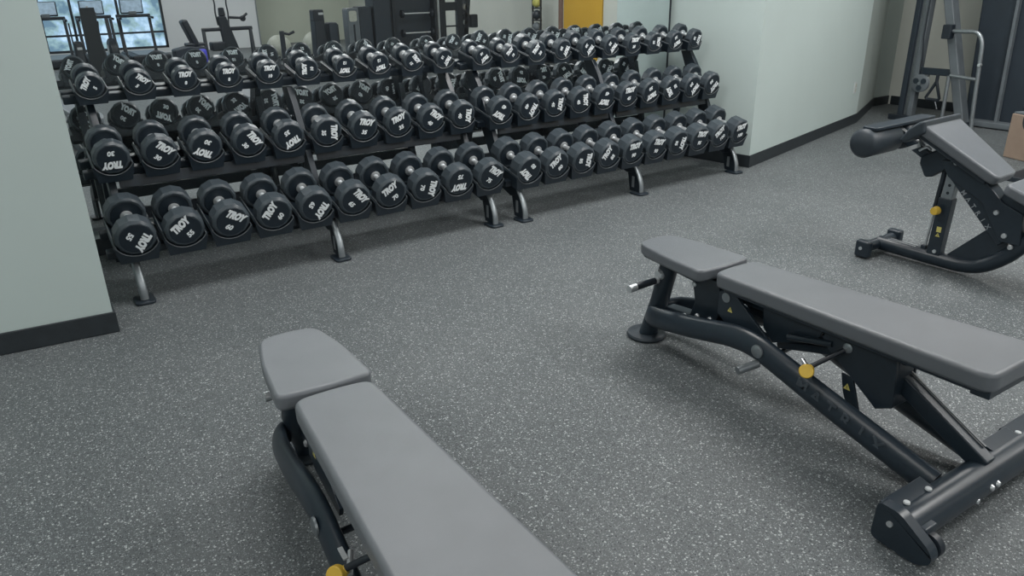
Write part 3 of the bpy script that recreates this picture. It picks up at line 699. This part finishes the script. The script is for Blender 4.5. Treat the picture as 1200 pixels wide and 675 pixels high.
def elliptical(x, y, label):
    t = thing('elliptical_trainer', label, 'exercise machine', (x, y, 0), 0, 'elliptical trainers in front of the treadmills')
    MB().box((0, 0, .05), (.35, 1.3, .08)).build('base', M['black'], t, bevel=.02)
    MB().lathe([(-.09, .22), (-.06, .27), (.06, .27), (.09, .22)], 24, o=(0, -.3, .33), axis='X').build('drive_housing', M['black'], t, smooth=40)
    MB().lathe([(-.10, .12), (.10, .12)], 24, o=(0, -.3, .36), axis='X').build('housing_disc', M['white'], t, smooth=40)
    MB().bar((0, -.3, .4), (0, -.42, 1.0), .07, .08, (0, 1, 0)).build('mast', M['black'], t, bevel=.01)
    for sx in (-1, 1):
        MB().tube(bez([(sx*.2, .1, .25), (sx*.22, -.2, .65), (sx*.2, -.15, .95)]), .02, 10).build('arm', M['black'], t, smooth=50)
        MB().bar((sx*.13, .35, .20), (sx*.13, -.1, .24), .12, .04).build('pedal', M['greymach'], t, bevel=.01)
elliptical(1.74, -12.5, 'black elliptical trainer with pale housing disc, seen in mirror beside the dark upright pad')
t = thing('stepper', 'small black machine left of the dark upright pad in the mirror', 'exercise machine', (1.12, -13.0, 0))
MB().box((0, 0, .29), (.22, .45, .55), taper=(.75, .6)).build('body', M['black'], t, bevel=.05)
MB().box((0, .235, .43), (.09, .02, .05)).build('badge', M['white'], t, bevel=.005)
MB().tube([(-.08, 0, .5), (-.08, -.02, .92)], .015, 8).build('mast', M['black'], t, smooth=50)
MB().tube([(.08, 0, .5), (.08, -.02, .92)], .015, 8).build('mast', M['black'], t, smooth=50)
MB().box((0, 0, .04), (.4, .7, .08)).build('base', M['black'], t, bevel=.02)
# upright bench whose back pad shows as the dark board
t = thing('upright_bench', 'tall narrow dark upright back pad of a bench, reflected at upper left', 'exercise bench', (1.135, -10.04, 0))
MB().prism(round_poly([(-.14, .10), (.14, .10), (.118, 1.26), (-.118, 1.26)], .012), -.03, .03, 'XZ').build('back_pad', M['wall_dark'] if 'wall_dark' in M else M['base'], t, bevel=.008)
MB().box((0, 0, .03), (.45, .10, .06)).build('foot', M['black'], t, bevel=.01)
MB().bar((0, -.06, .05), (0, -.06, .95), .06, .05, (0, 1, 0)).build('post', M['black'], t, bevel=.005)
MB().prism(round_poly([(-.13, -.10), (.13, -.10), (.13, -.45), (-.13, -.45)], .03), .42, .48).build('seat_pad', M['black'], t, bevel=.01)
MB().bar((0, -.05, .05), (0, -.5, .05), .06, .05).build('base_bar', M['black'], t, bevel=.005)
MB().bar((0, -.3, .06), (0, -.3, .43), .05, .05, (0, 1, 0)).build('seat_post', M['black'], t, bevel=.005)
MB().box((.01, .0, 1.272), (.03, .03, .025)).build('white_tag', M['white'], t)
# recumbent bike
t = thing('recumbent_bike', 'dark recumbent exercise bike with slanted backrest, reflected above the top tier', 'exercise bike', (2.98, -11.34, 0))
MB().bar((.12, 0, .44), (-.06, 0, .95), .34, .12, (1, 0, 0)).build('backrest', M['black'], t, bevel=.03)
MB().prism([(-.32, .10), (.25, .05), (.30, .42), (-.05, .46), (-.34, .40)], -.18, .18, 'XZ').build('body', M['blue_black'], t, bevel=.03)
MB().box((0, 0, .04), (.8, .4, .08)).build('base', M['black'], t, bevel=.02)
MB().box((.10, 0, .48), (.35, .34, .06)).build('seat', M['black'], t, bevel=.02)
# abdominal / dip station
t = thing('dip_station', 'black multi station with tall curved handles and central back pad, in the mirror', 'weight machine', (3.93, -11.9, 0))
for x in (-.52, .46):
    MB().tube([(x-.04, .25, .0), (x, .0, .72)], .036, 10).build('post', M['black'], t, smooth=50)
    MB().tube([(x+.06, -.25, .0), (x, .0, .72)], .036, 10).build('post', M['black'], t, smooth=50)
MB().tube([(-.55, 0, .72), (.50, 0, .72)], .04, 10).build('top_bar', M['black'], t, smooth=50)
MB().prism([(-.20, .98), (-.02, .98), (.18, .25), (-.14, .25)], -.05, .05, 'XZ').build('back_pad', M['black'], t, bevel=.03)
MB().prism(round_poly([(-.16, .98), (-.02, .98), (-.04, 1.15), (-.15, 1.15)], .03), -.04, .04, 'XZ').build('head_pad', M['black'], t, bevel=.02)
for sx, x0 in ((-1, -.20), (1, .02)):
    MB().tube(bez([(x0, 0, .80), (x0+sx*.02, 0, 1.05), (x0+sx*.01, 0, 1.25), (x0+sx*.06, 0, 1.5)]), .016, 8).build('curved_handle', M['black'], t, smooth=50)
MB().tube([(.05, 0, .95), (.30, .05, .93), (.42, .05, 1.02)], .028, 8).build('side_lever', M['black'], t, smooth=50)
MB().lathe([(-.02, .06), (.02, .06)], 12, o=(.32, .05, .92), axis='Y').build('lever_grip', M['black'], t, smooth=50)
MB().box((-.28, 0, .38), (.28, .3, .18)).build('seat', M['black'], t, bevel=.03)
MB().box((0, 0, .03), (1.1, .5, .05)).build('base', M['black'], t, bevel=.01)
MB().bar((0, 0, .05), (0, 0, .9), .06, .06, (0, 1, 0)).build('centre_post', M['black'], t, bevel=.01)
t = thing('blue_step', 'bright blue block on the floor before the recumbent bike in the mirror', 'block', (3.0, -10.72, 0))
MB().box((0, 0, .205), (.27, .20, .40)).build('body', M['blue'], t, bevel=.02)
MB().box((0, 0, .408), (.25, .18, .012)).build('top_mat', M['blue'], t)
# upright bike post with handle
t = thing('spin_bike', 'dark spin bike post with a handle pointing right, in the mirror', 'exercise bike', (3.86, -8.04, 0))
MB().box((0, 0, .42), (.07, .08, .80)).build('post', M['black'], t, bevel=.01)
MB().tube([(0, 0, .79), (.12, 0, .76), (.22, 0, .80)], .022, 10).build('handlebar', M['black'], t, smooth=50)
MB().box((0, 0, .03), (.5, .3, .06)).build('base', M['black'], t, bevel=.01)
for (x, y, r) in ((5.0, -12.0, .27), (5.75, -11.7, .30)):
    o = MB().lathe([(r-r*math.cos(a*PI/12), max(.002, r*math.sin(a*PI/12))) for a in range(13)], 28, axis='Z').build('exercise_ball', M['pale'], None, smooth=60)
    o.location = (x, y, 0); tag(o, 'pale exercise ball on the gym floor, %s of the two in the mirror' % ('left' if x < 5.5 else 'right'), 'ball', 'pale exercise balls')
# tall dark tower machine and the shrouded weight stack
def rl(px, yv): return None
t = thing('tower_machine', 'black padded machine tower with small white badge, in the mirror behind the rack', 'weight machine', (4.74, -8.65, 0))
MB().box((0, 0, .52), (.24, .3, 1.0), taper=(.8, .9)).build('body', M['black'], t, bevel=.03)
MB().box((-.01, .03, 1.03), (.20, .22, .20)).build('head_unit', M['black'], t, bevel=.02)
MB().box((.03, .142, 1.06), (.09, .01, .04)).build('badge', M['white'], t)
MB().box((.24, .05, .72), (.17, .25, .36)).build('side_pad', M['blue_black'], t, bevel=.03)
MB().bar((.37, .0, .02), (.37, .0, .86), .05, .06, (0, 1, 0)).build('post', M['black'], t, bevel=.01)
MB().box((.13, 0, .03), (.58, .45, .06)).build('base', M['black'], t, bevel=.01)
t = thing('shrouded_weight_stack', 'grey shrouded weight stack with rounded top and dark side, in the mirror', 'weight machine', (5.46, -8.6, 0))
MB().prism(round_poly([(-.20, .02), (.03, .02), (.03, 1.14), (-.20, 1.14)], [.01, .01, .05, .05]), -.1, .15, 'XZ').build('front_shroud', M['greymach'], t, bevel=.01)
MB().prism(round_poly([(-.17, .90), (-.02, .90), (-.02, 1.09), (-.17, 1.09)], .04), .15, .158, 'XZ').build('window_panel', M['pale'], t)
MB().box((-.085, .155, .50), (.03, .012, .7)).build('selector_slot', M['black'], t)
MB().box((.17, -.02, .59), (.26, .30, 1.14)).build('side_housing', M['blue_black'], t, bevel=.02)
t = thing('tall_dark_cabinet', 'tall blue-black cabinet standing behind the weight stack in the mirror', 'cabinet', (5.98, -8.65, 0))
MB().box((0, 0, 1.1), (.36, .4, 2.2)).build('body', M['blue_black'], t, bevel=.01)
MB().box((.16, .205, 1.1), (.012, .012, 2.1)).build('door_edge', M['black'], t)
t = thing('barbell_rack', 'black wall of a barbell rack with silver bars lying across, in the mirror', 'barbell rack', (6.70, -8.6, 0))
MB().box((0, -.12, 1.0), (.95, .06, 2.0)).build('back_panel', M['blue_black'], t, bevel=.01)
for x in (-.46, .46): MB().box((x, .0, 1.0), (.07, .2, 2.0)).build('upright', M['black'], t, bevel=.01)
MB().box((0, 0, .03), (.98, .34, .06)).build('base', M['black'], t, bevel=.01)
for k, z in enumerate((.64, 1.0)):
    b = thing('barbell', 'short silver barbell on the dark rack in the mirror, %s' % ('lower of the two', 'upper of the two')[k], 'barbell', (6.68, -8.45, z), 0, 'short barbells on the rack')
    MB().tube([(-.26, 0, 0), (.30, 0, 0)], .016, 10).build('bar', M['chrome'], b, smooth=50)
    for sx in (-.30, .34): MB().lathe([(-.03, .06), (-.02, .075), (.02, .075), (.03, .06)], 16, o=(sx, 0, 0), axis='X').build('weight', M['black'], b, smooth=40)
    hk = MB()
    for x in (-.22, .26): MB().box((x, -.055, -.02), (.03, .11, .02)).build('hook', M['black'], b)
t = thing('power_rack', 'black power rack with perforated uprights and pads, in the mirror', 'power rack', (7.72, -8.6, 0))
for x in (-.38, .02): MB().box((x, 0, 1.05), (.13, .10, 2.1)).build('upright', M['black'], t, bevel=.006)
MB().box((-.18, 0, 1.10), (.36, .07, .16)).build('crossmember', M['black'], t, bevel=.006)
MB().box((-.2, 0, .72), (.36, .03, .03)).build('lower_bar', M['black'], t, bevel=.004)
MB().bar((.12, 0, .45), (.28, 0, 1.9), .12, .14, (0, 1, 0)).build('slanted_post', M['black'], t, bevel=.01)
for z in (.62, .78, .92, 1.08): MB().lathe([(-.02, .055), (.02, .055)], 16, o=(.13, .05, z), axis='Y').build('pulley', M['steel' if z in (.78, 1.08) else 'black'], t, smooth=40)
MB().box((.34, .02, .80), (.16, .14, .26)).build('side_pad', M['black'], t, bevel=.02)
MB().box((.10, 0, .25), (.18, .2, .48)).build('lower_block', M['black'], t, bevel=.02)
MB().tube([(-.50, .1, 0), (-.50, .1, 2.2)], .012, 8).build('guide_rod', M['chrome'], t, smooth=50)
MB().box((0, 0, .03), (1.05, .5, .06)).build('base', M['black'], t, bevel=.01)
# vertical ball rack
t = thing('ball_rack', 'narrow black upright ball rack against the beige wall in the mirror', 'rack', (8.45, -6.85, 0))
for y in (.13, -.13): MB().box((0, y, .9), (.03, .03, 1.8)).build('post', M['black'], t, bevel=.004)
for z in (.40, .62, .84, 1.06, 1.28): MB().box((0, 0, z), (.06, .26, .02)).build('shelf', M['black'], t)
MB().box((.0, 0, .02), (.35, .36, .04)).build('base', M['black'], t, bevel=.006)
for z, m, lb in ((.72, 'greymach', 'grey'), (.94, 'black', 'black'), (1.16, 'ball_yellow', 'yellow green')):
    r = .088
    o = MB().lathe([(r-r*math.cos(a*PI/10), max(.002, r*math.sin(a*PI/10))) for a in range(11)], 20, axis='Z').build('medicine_ball', M[m], None, smooth=60)
    o.location = (8.45, 0-6.85, z-.10+.011); tag(o, lb+' medicine ball on the narrow upright rack in the mirror', 'ball', 'medicine balls on the upright rack')
# yellow panel and brown trim on the right wall
t = thing('wall_panel', 'ochre yellow wall panel with brown edge strip, seen in the mirror', 'wall panel', (8.95, -6.05, 0))
MB().prism([(-.57, .12), (.43, .12), (.57, .75), (.57, 2.6), (-.57, 2.6)], -.03, -.001, 'YZ').build('panel', M['yellow_wall'], t, bevel=.004)
struct(MB().box((8.93, -6.72, 1.4), (.05, .10, 2.6)).build('trim_2', M['brown'], bevel=.01))
